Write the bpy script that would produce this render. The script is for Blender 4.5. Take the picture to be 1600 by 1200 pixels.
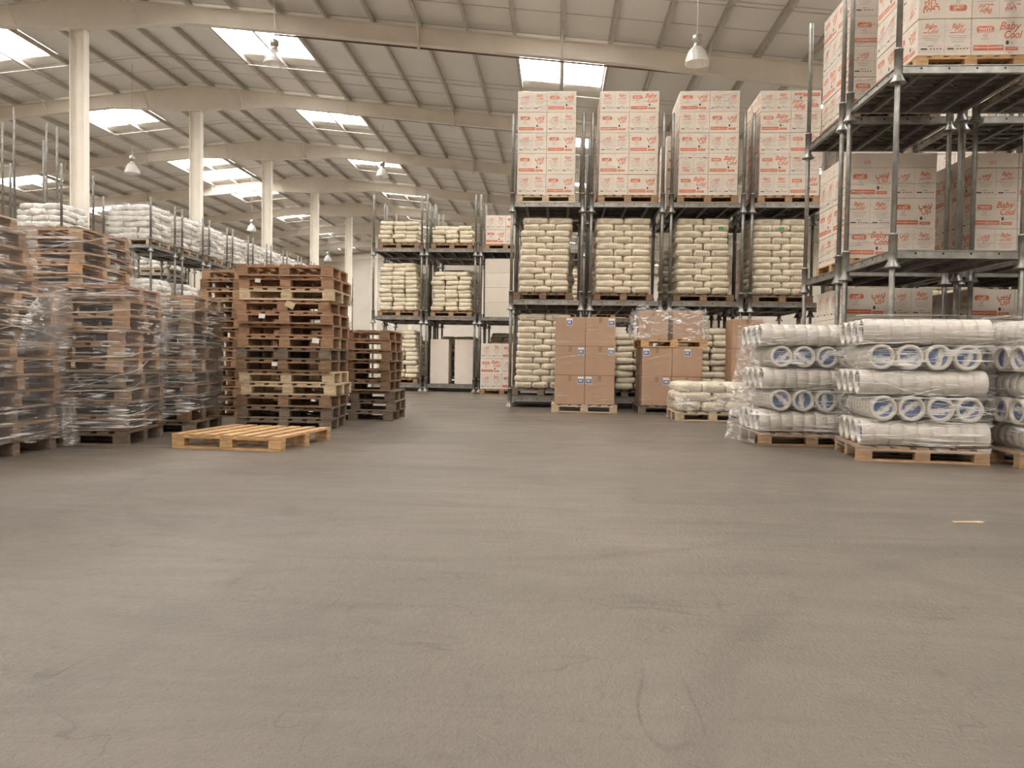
import bpy, math, random
from mathutils import Matrix, Vector, noise
import numpy as np

for o in list(bpy.data.objects): bpy.data.objects.remove(o)
scene = bpy.context.scene
col = scene.collection

# ------------------------------------------------------------------ camera
F = 1200.0; CAMH = 0.95
PITCH = -math.atan(38/1200); YAW = math.atan(68/1200); ROLL = 0.015
fwd = Vector((-math.sin(YAW), math.cos(YAW), 0)); rgt = Vector((math.cos(YAW), math.sin(YAW), 0)); up = Vector((0, 0, 1))
f2 = fwd*math.cos(PITCH) + up*math.sin(PITCH); u2 = up*math.cos(PITCH) - fwd*math.sin(PITCH)
r3 = rgt*math.cos(ROLL) + u2*math.sin(ROLL); u3 = u2*math.cos(ROLL) - rgt*math.sin(ROLL)
cd = bpy.data.cameras.new('camera'); cam = bpy.data.objects.new('camera', cd); col.objects.link(cam)
cd.sensor_width = 36; cd.lens = 36*F/1600; cd.clip_end = 300
m = Matrix.Identity(4)
for i in range(3): m[i][0] = r3[i]; m[i][1] = u3[i]; m[i][2] = -f2[i]
m[2][3] = CAMH
cam.matrix_world = m
scene.camera = cam

# ------------------------------------------------------------------ light
w = bpy.data.worlds.new('sky'); scene.world = w; w.use_nodes = True
w.node_tree.nodes['Background'].inputs[0].default_value = (.85, .9, 1, 1)
w.node_tree.nodes['Background'].inputs[1].default_value = 1.0
SKYLIGHT = 23.5            # radiance of the translucent daylight panels
scene.view_settings.view_transform = 'Standard'; scene.view_settings.look = 'None'
scene.view_settings.exposure = 0.0; scene.view_settings.gamma = 1.0
scene.view_settings.use_curve_mapping = False

# ------------------------------------------------------------------ materials
def lin(c):
    return tuple(((v/255+.055)/1.055)**2.4 if v > 10 else v/255/12.92 for v in c)
def newmat(name):
    mt = bpy.data.materials.new(name); mt.use_nodes = True
    nt = mt.node_tree; return mt, nt, nt.nodes['Principled BSDF']
def N(nt, t, **kw):
    n = nt.nodes.new(t)
    for k, v in kw.items():
        if k.startswith('i_'):
            key = k[2:]; key = int(key) if key.isdigit() else key
            n.inputs[key].default_value = v
        else: setattr(n, k, v)
    return n
def ramp(nt, src, stops):
    r = nt.nodes.new('ShaderNodeValToRGB'); e = r.color_ramp.elements
    while len(e) < len(stops): e.new(.5)
    for k, (p, c) in enumerate(stops):
        e[k].position = p; e[k].color = (*c, 1) if len(c) == 3 else c
    nt.links.new(src, r.inputs[0]); return r
def coords(nt, scale=(1, 1, 1), rot=(0, 0, 0), kind='Object'):
    tc = N(nt, 'ShaderNodeTexCoord'); mp = N(nt, 'ShaderNodeMapping')
    mp.inputs['Scale'].default_value = scale; mp.inputs['Rotation'].default_value = rot
    nt.links.new(tc.outputs[kind], mp.inputs[0]); return mp.outputs[0]
def simple(name, rgb, rough=.6, metal=0, var=.08, nscale=6, spec=.4, bump=0, stretch=(1, 1, 1), objvar=0):
    """one colour with a soft mottling, optional per-object brightness spread and bump"""
    mt, nt, b = newmat(name); c = lin(rgb)
    no = N(nt, 'ShaderNodeTexNoise'); no.inputs['Scale'].default_value = nscale; no.inputs['Detail'].default_value = 5
    nt.links.new(coords(nt, stretch), no.inputs['Vector'])
    r = ramp(nt, no.outputs[0], [(.3, tuple(v*(1-var*2) for v in c)), (.7, tuple(min(1, v*(1+var)) for v in c))])
    out = r.outputs[0]
    if objvar:
        oi = N(nt, 'ShaderNodeObjectInfo'); mr = N(nt, 'ShaderNodeMapRange')
        mr.inputs['To Min'].default_value = 1-objvar; mr.inputs['To Max'].default_value = 1+objvar*.6
        nt.links.new(oi.outputs['Random'], mr.inputs[0])
        mx = N(nt, 'ShaderNodeMix', data_type='RGBA', blend_type='MULTIPLY'); mx.inputs[0].default_value = 1
        nt.links.new(out, mx.inputs[6]); nt.links.new(mr.outputs[0], mx.inputs[7]); out = mx.outputs[2]
    nt.links.new(out, b.inputs['Base Color'])
    b.inputs['Roughness'].default_value = rough; b.inputs['Metallic'].default_value = metal
    b.inputs['Specular IOR Level'].default_value = spec
    if bump:
        bp = N(nt, 'ShaderNodeBump'); bp.inputs['Strength'].default_value = bump; bp.inputs['Distance'].default_value = .02
        nt.links.new(no.outputs[0], bp.inputs['Height']); nt.links.new(bp.outputs[0], b.inputs['Normal'])
    return mt

def wood(name, rgb, objvar=.3):
    mt, nt, b = newmat(name); c = lin(rgb)
    v = coords(nt, (3, 3, 3), kind='Generated')
    no = N(nt, 'ShaderNodeTexNoise'); no.inputs['Scale'].default_value = 3; no.inputs['Detail'].default_value = 6
    tc = N(nt, 'ShaderNodeTexCoord'); oi = N(nt, 'ShaderNodeObjectInfo')
    ad = N(nt, 'ShaderNodeVectorMath', operation='ADD'); sc = N(nt, 'ShaderNodeVectorMath', operation='MULTIPLY')
    cb = N(nt, 'ShaderNodeCombineXYZ')
    mm = N(nt, 'ShaderNodeMath', operation='MULTIPLY'); mm.inputs[1].default_value = 37
    nt.links.new(oi.outputs['Random'], mm.inputs[0]); nt.links.new(mm.outputs[0], cb.inputs[0]); nt.links.new(mm.outputs[0], cb.inputs[1])
    nt.links.new(tc.outputs['Object'], ad.inputs[0]); nt.links.new(cb.outputs[0], ad.inputs[1])
    sc.inputs[1].default_value = (9, 9, 40); nt.links.new(ad.outputs[0], sc.inputs[0]); nt.links.new(sc.outputs[0], no.inputs['Vector'])
    no.inputs['Scale'].default_value = 1
    r = ramp(nt, no.outputs[0], [(.25, tuple(x*.62 for x in c)), (.55, c), (.8, tuple(min(1, x*1.18) for x in c))])
    mr = N(nt, 'ShaderNodeMapRange'); mr.inputs['To Min'].default_value = 1-objvar; mr.inputs['To Max'].default_value = 1+objvar*.5
    nt.links.new(oi.outputs['Random'], mr.inputs[0])
    mx = N(nt, 'ShaderNodeMix', data_type='RGBA', blend_type='MULTIPLY'); mx.inputs[0].default_value = 1
    nt.links.new(r.outputs[0], mx.inputs[6]); nt.links.new(mr.outputs[0], mx.inputs[7])
    nt.links.new(mx.outputs[2], b.inputs['Base Color'])
    b.inputs['Roughness'].default_value = .75; b.inputs['Specular IOR Level'].default_value = .25
    return mt

def floor_mat():
    mt, nt, b = newmat('worn_concrete'); L = nt.links.new
    v = coords(nt)
    big = N(nt, 'ShaderNodeTexNoise', i_Scale=.35, i_Detail=6.0, i_Roughness=.6); L(v, big.inputs['Vector'])
    v2 = coords(nt, (.5, 2.2, 1), (0, 0, .5))
    st = N(nt, 'ShaderNodeTexNoise', i_Scale=1.1, i_Detail=7.0, i_Roughness=.65, i_Distortion=.6); L(v2, st.inputs['Vector'])
    v3 = coords(nt, (2.5, .25, 1), (0, 0, -.35))
    sk = N(nt, 'ShaderNodeTexNoise', i_Scale=1.4, i_Detail=8.0, i_Roughness=.7, i_Distortion=1.2); L(v3, sk.inputs['Vector'])
    c1 = ramp(nt, big.outputs[0], [(.3, lin((88, 80, 71))), (.7, lin((115, 105, 94)))])
    r2 = ramp(nt, st.outputs[0], [(.25, (.7, .69, .68)), (.45, (.96, .96, .96)), (.75, (1.06, 1.06, 1.06))])
    r3_ = ramp(nt, sk.outputs[0], [(.27, (.68, .67, .66)), (.38, (1, 1, 1))])
    m1 = N(nt, 'ShaderNodeMix', data_type='RGBA', blend_type='MULTIPLY'); m1.inputs[0].default_value = 1
    m2 = N(nt, 'ShaderNodeMix', data_type='RGBA', blend_type='MULTIPLY'); m2.inputs[0].default_value = .8
    L(c1.outputs[0], m1.inputs[6]); L(r2.outputs[0], m1.inputs[7]); L(m1.outputs[2], m2.inputs[6]); L(r3_.outputs[0], m2.inputs[7])
    # fine pitting and hairline scratches
    fine = N(nt, 'ShaderNodeTexNoise', i_Scale=28.0, i_Detail=6.0, i_Roughness=.75); L(v, fine.inputs['Vector'])
    vor = N(nt, 'ShaderNodeTexVoronoi', feature='DISTANCE_TO_EDGE', i_Scale=.55)
    dist = N(nt, 'ShaderNodeVectorMath', operation='ADD'); L(v, dist.inputs[0])
    n3 = N(nt, 'ShaderNodeTexNoise', i_Scale=1.3, i_Detail=5.0); L(v, n3.inputs['Vector']); L(n3.outputs[1], dist.inputs[1]); L(dist.outputs[0], vor.inputs['Vector'])
    cr = ramp(nt, vor.outputs[0], [(0, (.62, .6, .58)), (.006, (1, 1, 1))])
    m3 = N(nt, 'ShaderNodeMix', data_type='RGBA', blend_type='MULTIPLY'); m3.inputs[0].default_value = .22
    L(m2.outputs[2], m3.inputs[6]); L(cr.outputs[0], m3.inputs[7])
    pit = ramp(nt, fine.outputs[0], [(.3, (.5, .48, .46)), (.42, (.97, .97, .97)), (.65, (1.08, 1.08, 1.08))])
    m4 = N(nt, 'ShaderNodeMix', data_type='RGBA', blend_type='MULTIPLY'); m4.inputs[0].default_value = .7
    L(m3.outputs[2], m4.inputs[6]); L(pit.outputs[0], m4.inputs[7])
    out = m4.outputs[2]
    # curved tyre marks and scuffs
    brk = ramp(nt, st.outputs[0], [(.4, (0, 0, 0)), (.6, (1, 1, 1))])
    for (cx, cy, rad, wd, k) in ((-.6, 6.2, 2.6, .035, .3), (3.4, 1.2, 3.1, .06, .3), (-5.5, 3.0, 4.2, .05, .25), (1.5, 9.5, 5.0, .05, .22), (6.0, 5.0, 4.6, .08, .25)):
        sb = N(nt, 'ShaderNodeVectorMath', operation='DISTANCE'); sb.inputs[1].default_value = (cx, cy, 0); L(v, sb.inputs[0])
        d1 = N(nt, 'ShaderNodeMath', operation='SUBTRACT'); d1.inputs[1].default_value = rad; L(sb.outputs['Value'], d1.inputs[0])
        d2 = N(nt, 'ShaderNodeMath', operation='ABSOLUTE'); L(d1.outputs[0], d2.inputs[0])
        mr = N(nt, 'ShaderNodeMapRange', interpolation_type='SMOOTHSTEP'); mr.inputs['From Min'].default_value = wd*.4; mr.inputs['From Max'].default_value = wd*1.6; mr.inputs['To Min'].default_value = k; mr.inputs['To Max'].default_value = 0
        L(d2.outputs[0], mr.inputs[0]); mu = N(nt, 'ShaderNodeMath', operation='MULTIPLY'); L(mr.outputs[0], mu.inputs[0]); L(brk.outputs[0], mu.inputs[1])
        mx = N(nt, 'ShaderNodeMix', data_type='RGBA', blend_type='MULTIPLY'); L(mu.outputs[0], mx.inputs[0]); L(out, mx.inputs[6]); mx.inputs[7].default_value = (.3, .28, .27, 1); out = mx.outputs[2]
    # hairline scratches and cracks: thin level lines of stretched noise, broken up by a second noise
    for (sc_, rz_, nsc, wd, dark, mk) in (((.35, 1.6, 1), .55, .9, .0035, (.42, .4, .38, 1), (.5, .6)), ((1.5, .3, 1), .2, .8, .0035, (.45, .43, .41, 1), (.52, .62)), ((.5, 3.2, 1), -.25, .8, .006, (1.35, 1.33, 1.3, 1), (.54, .66)), ((3, 3, 1), 0, .55, .004, (.5, .48, .46, 1), (.48, .58)), ((1.2, 7, 1), .9, .8, .03, (.6, .58, .56, 1), (.58, .68)), ((7, 1.4, 1), .35, .7, .03, (.62, .6, .58, 1), (.57, .68))):
        vv = coords(nt, sc_, (0, 0, rz_)); q = N(nt, 'ShaderNodeTexNoise', i_Scale=nsc, i_Detail=3.0, i_Roughness=.5); L(vv, q.inputs['Vector'])
        a1 = N(nt, 'ShaderNodeMath', operation='SUBTRACT'); a1.inputs[1].default_value = .5; L(q.outputs[0], a1.inputs[0])
        a2 = N(nt, 'ShaderNodeMath', operation='ABSOLUTE'); L(a1.outputs[0], a2.inputs[0])
        mr = N(nt, 'ShaderNodeMapRange'); mr.inputs['From Min'].default_value = wd*.3; mr.inputs['From Max'].default_value = wd; mr.inputs['To Min'].default_value = .75; mr.inputs['To Max'].default_value = 0; L(a2.outputs[0], mr.inputs[0])
        q2 = N(nt, 'ShaderNodeTexNoise', i_Scale=1.1+rz_*rz_, i_Detail=5.0, i_Roughness=.7); L(coords(nt, (1, 1, 1), (0, 0, rz_*3+1)), q2.inputs['Vector'])
        mk_ = ramp(nt, q2.outputs[0], [(mk[0], (0, 0, 0)), (mk[1], (1, 1, 1))])
        mu = N(nt, 'ShaderNodeMath', operation='MULTIPLY'); L(mr.outputs[0], mu.inputs[0]); L(mk_.outputs[0], mu.inputs[1])
        mx = N(nt, 'ShaderNodeMix', data_type='RGBA', blend_type='MULTIPLY'); L(mu.outputs[0], mx.inputs[0]); L(out, mx.inputs[6]); mx.inputs[7].default_value = dark; out = mx.outputs[2]
    L(out, b.inputs['Base Color'])
    rr = ramp(nt, st.outputs[0], [(.3, (.46, .46, .46)), (.7, (.27, .27, .27))]); L(rr.outputs[0], b.inputs['Roughness'])
    b.inputs['Specular IOR Level'].default_value = .6
    bp = N(nt, 'ShaderNodeBump', i_Strength=.75, i_Distance=.01)
    g = N(nt, 'ShaderNodeTexNoise', i_Scale=70.0, i_Detail=4.0, i_Roughness=.7); L(v, g.inputs['Vector'])
    gs = N(nt, 'ShaderNodeMath', operation='MULTIPLY_ADD'); gs.inputs[1].default_value = .5; L(g.outputs[0], gs.inputs[0]); L(fine.outputs[0], gs.inputs[2]); L(gs.outputs[0], bp.inputs['Height']); L(bp.outputs[0], b.inputs['Normal'])
    return mt

def film_mat(name, base, streak, scale, rot, lo=.52, hi=.72, rough=.18):
    """clear stretch film: mostly see-through, creased, with its highlights put in as whitish streaks"""
    mt, nt, b = newmat(name); L = nt.links.new
    v = coords(nt, scale, rot)
    no = N(nt, 'ShaderNodeTexNoise', i_Scale=1.0, i_Detail=5.0, i_Roughness=.6, i_Distortion=.8); L(v, no.inputs['Vector'])
    v2 = coords(nt, (2, 2, 2)); n2 = N(nt, 'ShaderNodeTexNoise', i_Scale=1.0, i_Detail=3.0); L(v2, n2.inputs['Vector'])
    gate = ramp(nt, n2.outputs[0], [(.35, (0.15, .15, .15)), (.6, (1, 1, 1))])
    r = ramp(nt, no.outputs[0], [(lo, (0, 0, 0)), (hi, (1, 1, 1))])
    mu = N(nt, 'ShaderNodeMath', operation='MULTIPLY'); L(r.outputs[0], mu.inputs[0]); L(gate.outputs[0], mu.inputs[1])
    ma = N(nt, 'ShaderNodeMath', operation='MULTIPLY_ADD'); ma.inputs[1].default_value = streak; ma.inputs[2].default_value = base  # crease highlights painted in: streaks turn the film whiter and less clear
    L(mu.outputs[0], ma.inputs[0])
    b.inputs['Base Color'].default_value = (.93, .91, .88, 1); b.inputs['Roughness'].default_value = rough
    b.inputs['Specular IOR Level'].default_value = .9
    bp = N(nt, 'ShaderNodeBump', i_Strength=.8, i_Distance=.03); L(no.outputs[0], bp.inputs['Height']); L(bp.outputs[0], b.inputs['Normal'])
    tr = N(nt, 'ShaderNodeBsdfTransparent'); tr.inputs[0].default_value = (.97, .96, .95, 1)
    mx = N(nt, 'ShaderNodeMixShader'); L(ma.outputs[0], mx.inputs[0]); L(tr.outputs[0], mx.inputs[1]); L(b.outputs[0], mx.inputs[2])
    L(mx.outputs[0], nt.nodes['Material Output'].inputs[0]); return mt

def emit(name, rgb, s):
    mt, nt, b = newmat(name)
    b.inputs['Base Color'].default_value = (.8, .8, .8, 1); b.inputs['Emission Color'].default_value = (*rgb, 1); b.inputs['Emission Strength'].default_value = s
    return mt

M = dict(
    floor=floor_mat(),
    liner=simple('white_roof_liner', (240, 236, 228), .5, var=.03, nscale=.6),
    wall=simple('pale_wall_sheet', (196, 188, 176), .6, var=.04, nscale=.8),
    steel=simple('painted_steel', (230, 222, 209), .5, var=.04, nscale=1.5),
    purlin=simple('galvanised_purlin', (198, 192, 182), .5, var=.08, nscale=3),
    pipe=simple('dull_red_pipe', (112, 88, 78), .5),
    galv=simple('galvanised_steel', (150, 147, 141), .38, metal=.65, var=.16, nscale=9, objvar=.12),
    galvdeck=simple('galvanised_deck', (128, 124, 117), .5, metal=.45, var=.16, nscale=7, objvar=.1),
    hole=simple('bolt_hole', (28, 26, 24), .8),
    carton=simple('white_carton', (218, 206, 192), .55, var=.03, nscale=4, objvar=.05),
    orange=simple('orange_ink', (203, 107, 66), .5, var=.05),
    paleink=simple('white_ink', (232, 222, 210), .5, var=.02),
    greyink=simple('grey_ink', (150, 142, 132), .6, var=.05),
    darkink=simple('dark_ink', (70, 62, 56), .6, var=.05),
    kraft=simple('brown_cardboard', (176, 142, 114), .6, var=.05, nscale=3, objvar=.05),
    tape=simple('brown_tape', (150, 114, 84), .3, var=.03),
    stkblue=simple('blue_print', (70, 104, 150), .5), stkwhite=simple('white_sticker', (225, 222, 218), .5, var=.02),
    sack=simple('cream_woven_sack', (224, 211, 186), .45, var=.06, nscale=9, bump=.5, objvar=.08),
    sackprint=simple('faded_sack_print', (150, 134, 106), .6),
    green=simple('green_tag', (60, 160, 105), .5),
    whitesack=simple('white_plastic_sack', (216, 211, 204), .25, var=.1, nscale=11, bump=1.0, spec=.6, objvar=.06),
    roll=simple('white_plastic_roll', (200, 193, 182), .35, var=.03, nscale=3, spec=.5, objvar=.04),
    film=film_mat('stretch_film', .05, .7, (1.8, 1.8, 42), (.07, .05, 0), .52, .62),
    filmdiag=film_mat('stretch_film_creased', .07, .75, (2.6, 2.6, 42), (.16, .12, 0), .53, .63),
    filmthin=film_mat('stretch_film_thin', .03, .5, (2, 2, 50), (.05, .03, 0), .58, .7),
    filmcloud=film_mat('loose_film', .1, .8, (7, 7, 22), (.5, .5, 0), .5, .64, .2),
    band=film_mat('film_band', .35, .5, (4, 4, 90), (.1, .1, 0), .45, .6, .12),
    daylight=emit('daylight_panel', (1, .975, .94), SKYLIGHT),
    glassshade=None, lampmetal=simple('lamp_housing', (170, 164, 155), .35, metal=.6),
    w_new=wood('new_pine', (192, 154, 112), .14), w_tan=wood('tan_pallet_wood', (168, 136, 104), .25),
    w_brown=wood('brown_pallet_wood', (138, 110, 86), .28), w_grey=wood('weathered_pallet_wood', (124, 108, 93), .28),
    w_pale=wood('pale_pallet_wood', (196, 174, 144), .18), w_red=wood('reddish_pallet_wood', (158, 123, 97), .22),
)
def shade_mat():
    mt, nt, b = newmat('ribbed_clear_shade')
    b.inputs['Base Color'].default_value = (.8, .78, .74, 1); b.inputs['Roughness'].default_value = .12
    tr = N(nt, 'ShaderNodeBsdfTransparent'); mx = N(nt, 'ShaderNodeMixShader'); mx.inputs[0].default_value = .4
    nt.links.new(tr.outputs[0], mx.inputs[1]); nt.links.new(b.outputs[0], mx.inputs[2]); nt.links.new(mx.outputs[0], nt.nodes['Material Output'].inputs[0])
    return mt
M['glassshade'] = shade_mat()
def label_mat():
    """blue and white printed disc"""
    mt, nt, b = newmat('blue_end_label'); L = nt.links.new
    oi = N(nt, 'ShaderNodeObjectInfo'); tc = N(nt, 'ShaderNodeTexCoord'); ad = N(nt, 'ShaderNodeVectorMath', operation='ADD')
    mm = N(nt, 'ShaderNodeVectorMath', operation='SCALE'); mm.inputs['Scale'].default_value = 1
    n = N(nt, 'ShaderNodeTexNoise', i_Scale=16.0, i_Detail=3.0)
    L(tc.outputs['Object'], n.inputs['Vector'])
    sx = N(nt, 'ShaderNodeSeparateXYZ'); L(tc.outputs['Object'], sx.inputs[0])
    a = N(nt, 'ShaderNodeMath', operation='MULTIPLY_ADD'); a.inputs[1].default_value = .09; L(n.outputs[0], a.inputs[0]); L(sx.outputs[1], a.inputs[2])
    r = ramp(nt, a.outputs[0], [(0, lin((64, 86, 128))), (.03, lin((64, 86, 128))), (.05, lin((205, 200, 192))), (.085, lin((205, 200, 192))), (.095, lin((96, 112, 148)))])
    L(r.outputs[0], b.inputs['Base Color']); b.inputs['Roughness'].default_value = .4
    return mt
M['endlabel'] = label_mat()

# ------------------------------------------------------------------ mesh helpers
class MB:
    def __init__(s): s.v = []; s.f = []; s.mi = []; s.sm = []
    def add(s, vs, fs, mi=0, smooth=False):
        b = len(s.v); s.v += [tuple(p) for p in vs]
        for f in fs: s.f.append(tuple(b+i for i in f)); s.mi.append(mi); s.sm.append(smooth)
        return s
    def box(s, x0, x1, y0, y1, z0, z1, mi=0):
        vs = [(x, y, z) for z in (z0, z1) for y in (y0, y1) for x in (x0, x1)]
        return s.add(vs, [(0, 2, 3, 1), (4, 5, 7, 6), (0, 1, 5, 4), (2, 6, 7, 3), (0, 4, 6, 2), (1, 3, 7, 5)], mi)
    def bevbox(s, x0, x1, y0, y1, z0, z1, e=.004, mi=0):
        cx, cy, cz = (x0+x1)/2, (y0+y1)/2, (z0+z1)/2; h = ((x1-x0)/2, (y1-y0)/2, (z1-z0)/2)
        vs = []; idx = {}
        for sx in (-1, 1):
            for sy in (-1, 1):
                for sz in (-1, 1):
                    for ax in range(3):
                        p = [sx*(h[0]-e), sy*(h[1]-e), sz*(h[2]-e)]; p[ax] += (sx, sy, sz)[ax]*e
                        idx[sx, sy, sz, ax] = len(vs); vs.append((cx+p[0], cy+p[1], cz+p[2]))
        fs = []
        for ax in range(3):
            a, b_ = [k for k in range(3) if k != ax]
            for sg in (-1, 1):
                q = []
                for u, v in ((-1, -1), (1, -1), (1, 1), (-1, 1)):
                    k = [0, 0, 0]; k[ax] = sg; k[a] = u; k[b_] = v; q.append(idx[k[0], k[1], k[2], ax])
                fs.append(q)
            # edges between the two other axes
        for a, b_ in ((0, 1), (0, 2), (1, 2)):
            c = 3-a-b_
            for sa in (-1, 1):
                for sb in (-1, 1):
                    k = [0, 0, 0]; k[a] = sa; k[b_] = sb
                    k1 = list(k); k1[c] = -1; k2 = list(k); k2[c] = 1
                    fs.append([idx[(*k1, a)], idx[(*k2, a)], idx[(*k2, b_)], idx[(*k1, b_)]])
        for sx in (-1, 1):
            for sy in (-1, 1):
                for sz in (-1, 1): fs.append([idx[sx, sy, sz, 0], idx[sx, sy, sz, 1], idx[sx, sy, sz, 2]])
        return s.add(vs, fs, mi)
    def lathe(s, prof, n=16, c=(0, 0, 0), axis='z', mi=0, caps=True, smooth=True):
        vs = []
        for r, h in prof:
            for k in range(n):
                a = 2*math.pi*k/n; x, y = r*math.cos(a), r*math.sin(a)
                p = (x, y, h) if axis == 'z' else ((h, x, y) if axis == 'x' else (y, h, x))
                vs.append((c[0]+p[0], c[1]+p[1], c[2]+p[2]))
        fs = []
        for i in range(len(prof)-1):
            for k in range(n):
                fs.append((i*n+k, i*n+(k+1) % n, (i+1)*n+(k+1) % n, (i+1)*n+k))
        s.add(vs, fs, mi, smooth)
        if caps:
            b = len(s.v)-len(vs)
            s.f.append(tuple(b+k for k in range(n))[::-1]); s.mi.append(mi); s.sm.append(False)
            t = b+(len(prof)-1)*n
            s.f.append(tuple(t+k for k in range(n))); s.mi.append(mi); s.sm.append(False)
        return s
    def tube(s, p, q, r, n=8, mi=0):
        p, q = Vector(p), Vector(q); d = (q-p).normalized(); a = d.orthogonal().normalized(); b = d.cross(a)
        vs = [c+a*r*math.cos(2*math.pi*k/n)+b*r*math.sin(2*math.pi*k/n) for c in (p, q) for k in range(n)]
        fs = [(k, (k+1) % n, n+(k+1) % n, n+k) for k in range(n)]
        s.add(vs, fs, mi, True); s.add(vs[:n], [tuple(range(n))[::-1]], mi); s.add(vs[n:], [tuple(range(n))], mi)
        return s
    def mesh(s, name, mats):
        me = bpy.data.meshes.new(name); me.from_pydata(s.v, [], s.f)
        for mt in (mats if isinstance(mats, (list, tuple)) else [mats]): me.materials.append(M[mt] if isinstance(mt, str) else mt)
        me.polygons.foreach_set('material_index', s.mi); me.polygons.foreach_set('use_smooth', s.sm); me.update()
        return me

def put(name, me, parent=None, loc=(0, 0, 0), rz=0, rot=None):
    o = bpy.data.objects.new(name, me); col.objects.link(o)
    o.location = loc
    o.rotation_euler = rot if rot else (0, 0, rz)
    if parent: o.parent = parent
    return o
def tag(o, label, cat, group=None):
    o['label'] = label; o['category'] = cat
    if group: o['group'] = group
    return o
def struct(o): o['kind'] = 'structure'; return o
def thing(name, label, cat, loc, rz=0, group=None):
    return tag(put(name, None, None, loc, rz), label, cat, group)
ORD = ['bottom', 'second', 'third', 'fourth', 'fifth', 'sixth', 'seventh', 'eighth', 'ninth', 'tenth', 'eleventh', 'twelfth', 'thirteenth',
       'fourteenth', 'fifteenth', 'sixteenth', 'seventeenth', 'eighteenth', 'nineteenth']
NTH = ['first'] + ORD[1:]

# ------------------------------------------------------------------ the hall
XR = -14.2; SL = .1; ZR = 11.45; Y0 = 22.2; BAY = 7.4
XL, XE = -42.0, 15.0; YF, YB = -14.8, Y0+BAY*7
def ztop(x): return ZR - SL*abs(x-XR)      # top of the rafters
fl = MB(); fl.box(XL, XE, YF, YB, -.3, 0); struct(put('floor', fl.mesh('floor', 'floor')))
for nm, a in (('wall_back', (XL, XE, YB, YB+.2)), ('wall_front', (XL, XE, YF-.2, YF)), ('wall_left', (XL-.2, XL, YF-.2, YB+.2)), ('wall_right', (XE, XE+.2, YF-.2, YB+.2))):
    b = MB(); x0, x1, y0, y1 = a
    if nm in ('wall_back', 'wall_front'):
        za, zb, zc = ztop(x0)+.22, ZR+.22, ztop(x1)+.22
        vs = []
        for y in (y0, y1): vs += [(x0, y, 0), (x1, y, 0), (x1, y, zc), (XR, y, zb), (x0, y, za)]
        b.add(vs, [(0, 1, 2, 3, 4), (9, 8, 7, 6, 5)] + [(k, (k+1) % 5+0, (k+1) % 5+5, k+5) for k in range(5)][::1])
    else: b.box(x0, x1, y0, y1, 0, ztop(x0 if x0 < 0 else x1)+.2)
    struct(put(nm, b.mesh(nm, 'wall')))
# purlin lines and roof lights
PUR = []
for sg in (-1, 1):
    k = 0
    while True:
        x = XR+sg*(.52+1.37*k)
        if not XL+.1 < x < XE-.1: break
        PUR.append((x, sg, k)); k += 1
holes = []
frames = [Y0+BAY*k for k in range(-5, 8)]
for sg in (-1, 1):
    for k0 in (2, 9, 16):
        xa = XR+sg*(.52+1.37*k0); xb = XR+sg*(.52+1.37*(k0+2))
        if not (XL < xb < XE): continue
        for fy in frames[:-1]: holes.append((min(xa, xb), max(xa, xb), fy+1.2, fy+3.95))
holes.append((XR-.52-1.37*4, XR-.52-1.37*2, Y0+2*BAY+4.9, Y0+2*BAY+6.9))
xs = sorted(set([XL-.1, XR, XE+.1] + [h[i] for h in holes for i in (0, 1)])); ys = sorted(set([YF-.1, YB+.1] + [h[i] for h in holes for i in (2, 3)]))
ce = MB()
def inhole(x, y): return any(h[0] < x < h[1] and h[2] < y < h[3] for h in holes)
for i in range(len(xs)-1):
    for j in range(len(ys)-1):
        if inhole((xs[i]+xs[i+1])/2, (ys[j]+ys[j+1])/2): continue
        q = [(xs[i], ys[j]), (xs[i+1], ys[j]), (xs[i+1], ys[j+1]), (xs[i], ys[j+1])]
        vs = [(x, y, ztop(x)+.21) for x, y in q] + [(x, y, ztop(x)+.29) for x, y in q]
        ce.add(vs, [(0, 3, 2, 1), (4, 5, 6, 7)] + [(k, (k+1) % 4, (k+1) % 4+4, k+4) for k in range(4)])
ceiling = struct(put('ceiling', ce.mesh('ceiling', 'liner')))
pm = MB(); L_ = YB-YF
pm.box(-.004, .004, 0, L_, 0, .2); pm.box(-.004, .075, 0, L_, 0, .006); pm.box(-.075, .004, 0, L_, .194, .2); pm.box(.067, .075, 0, L_, .006, .025)
pme = pm.mesh('purlin', 'purlin')
for x, sg, k in PUR:
    put('purlin', pme, ceiling, (x, YF, ztop(x)+.004), rot=(0, math.atan(SL)*sg, 0))
for sg, xe in ((1, XE), (-1, XL)):          # liner sheet joints
    ln = abs(xe-XR)/math.cos(math.atan(SL))
    sm = MB(); sm.box(0, ln, -.012, .012, -.012, .004); sme = sm.mesh('seam', 'purlin')
    y = 12.0
    while y < YB:
        if not any(h[2]-.1 < y < h[3]+.1 for h in holes):
            o = put('sheet_joint', sme, ceiling, (XR, y, ZR+.21), rot=(0, math.atan(SL), 0 if sg > 0 else math.pi))
            o.rotation_euler = (0, math.atan(SL), 0) if sg > 0 else (0, math.pi-math.atan(SL), 0)
        y += 1.48
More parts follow.
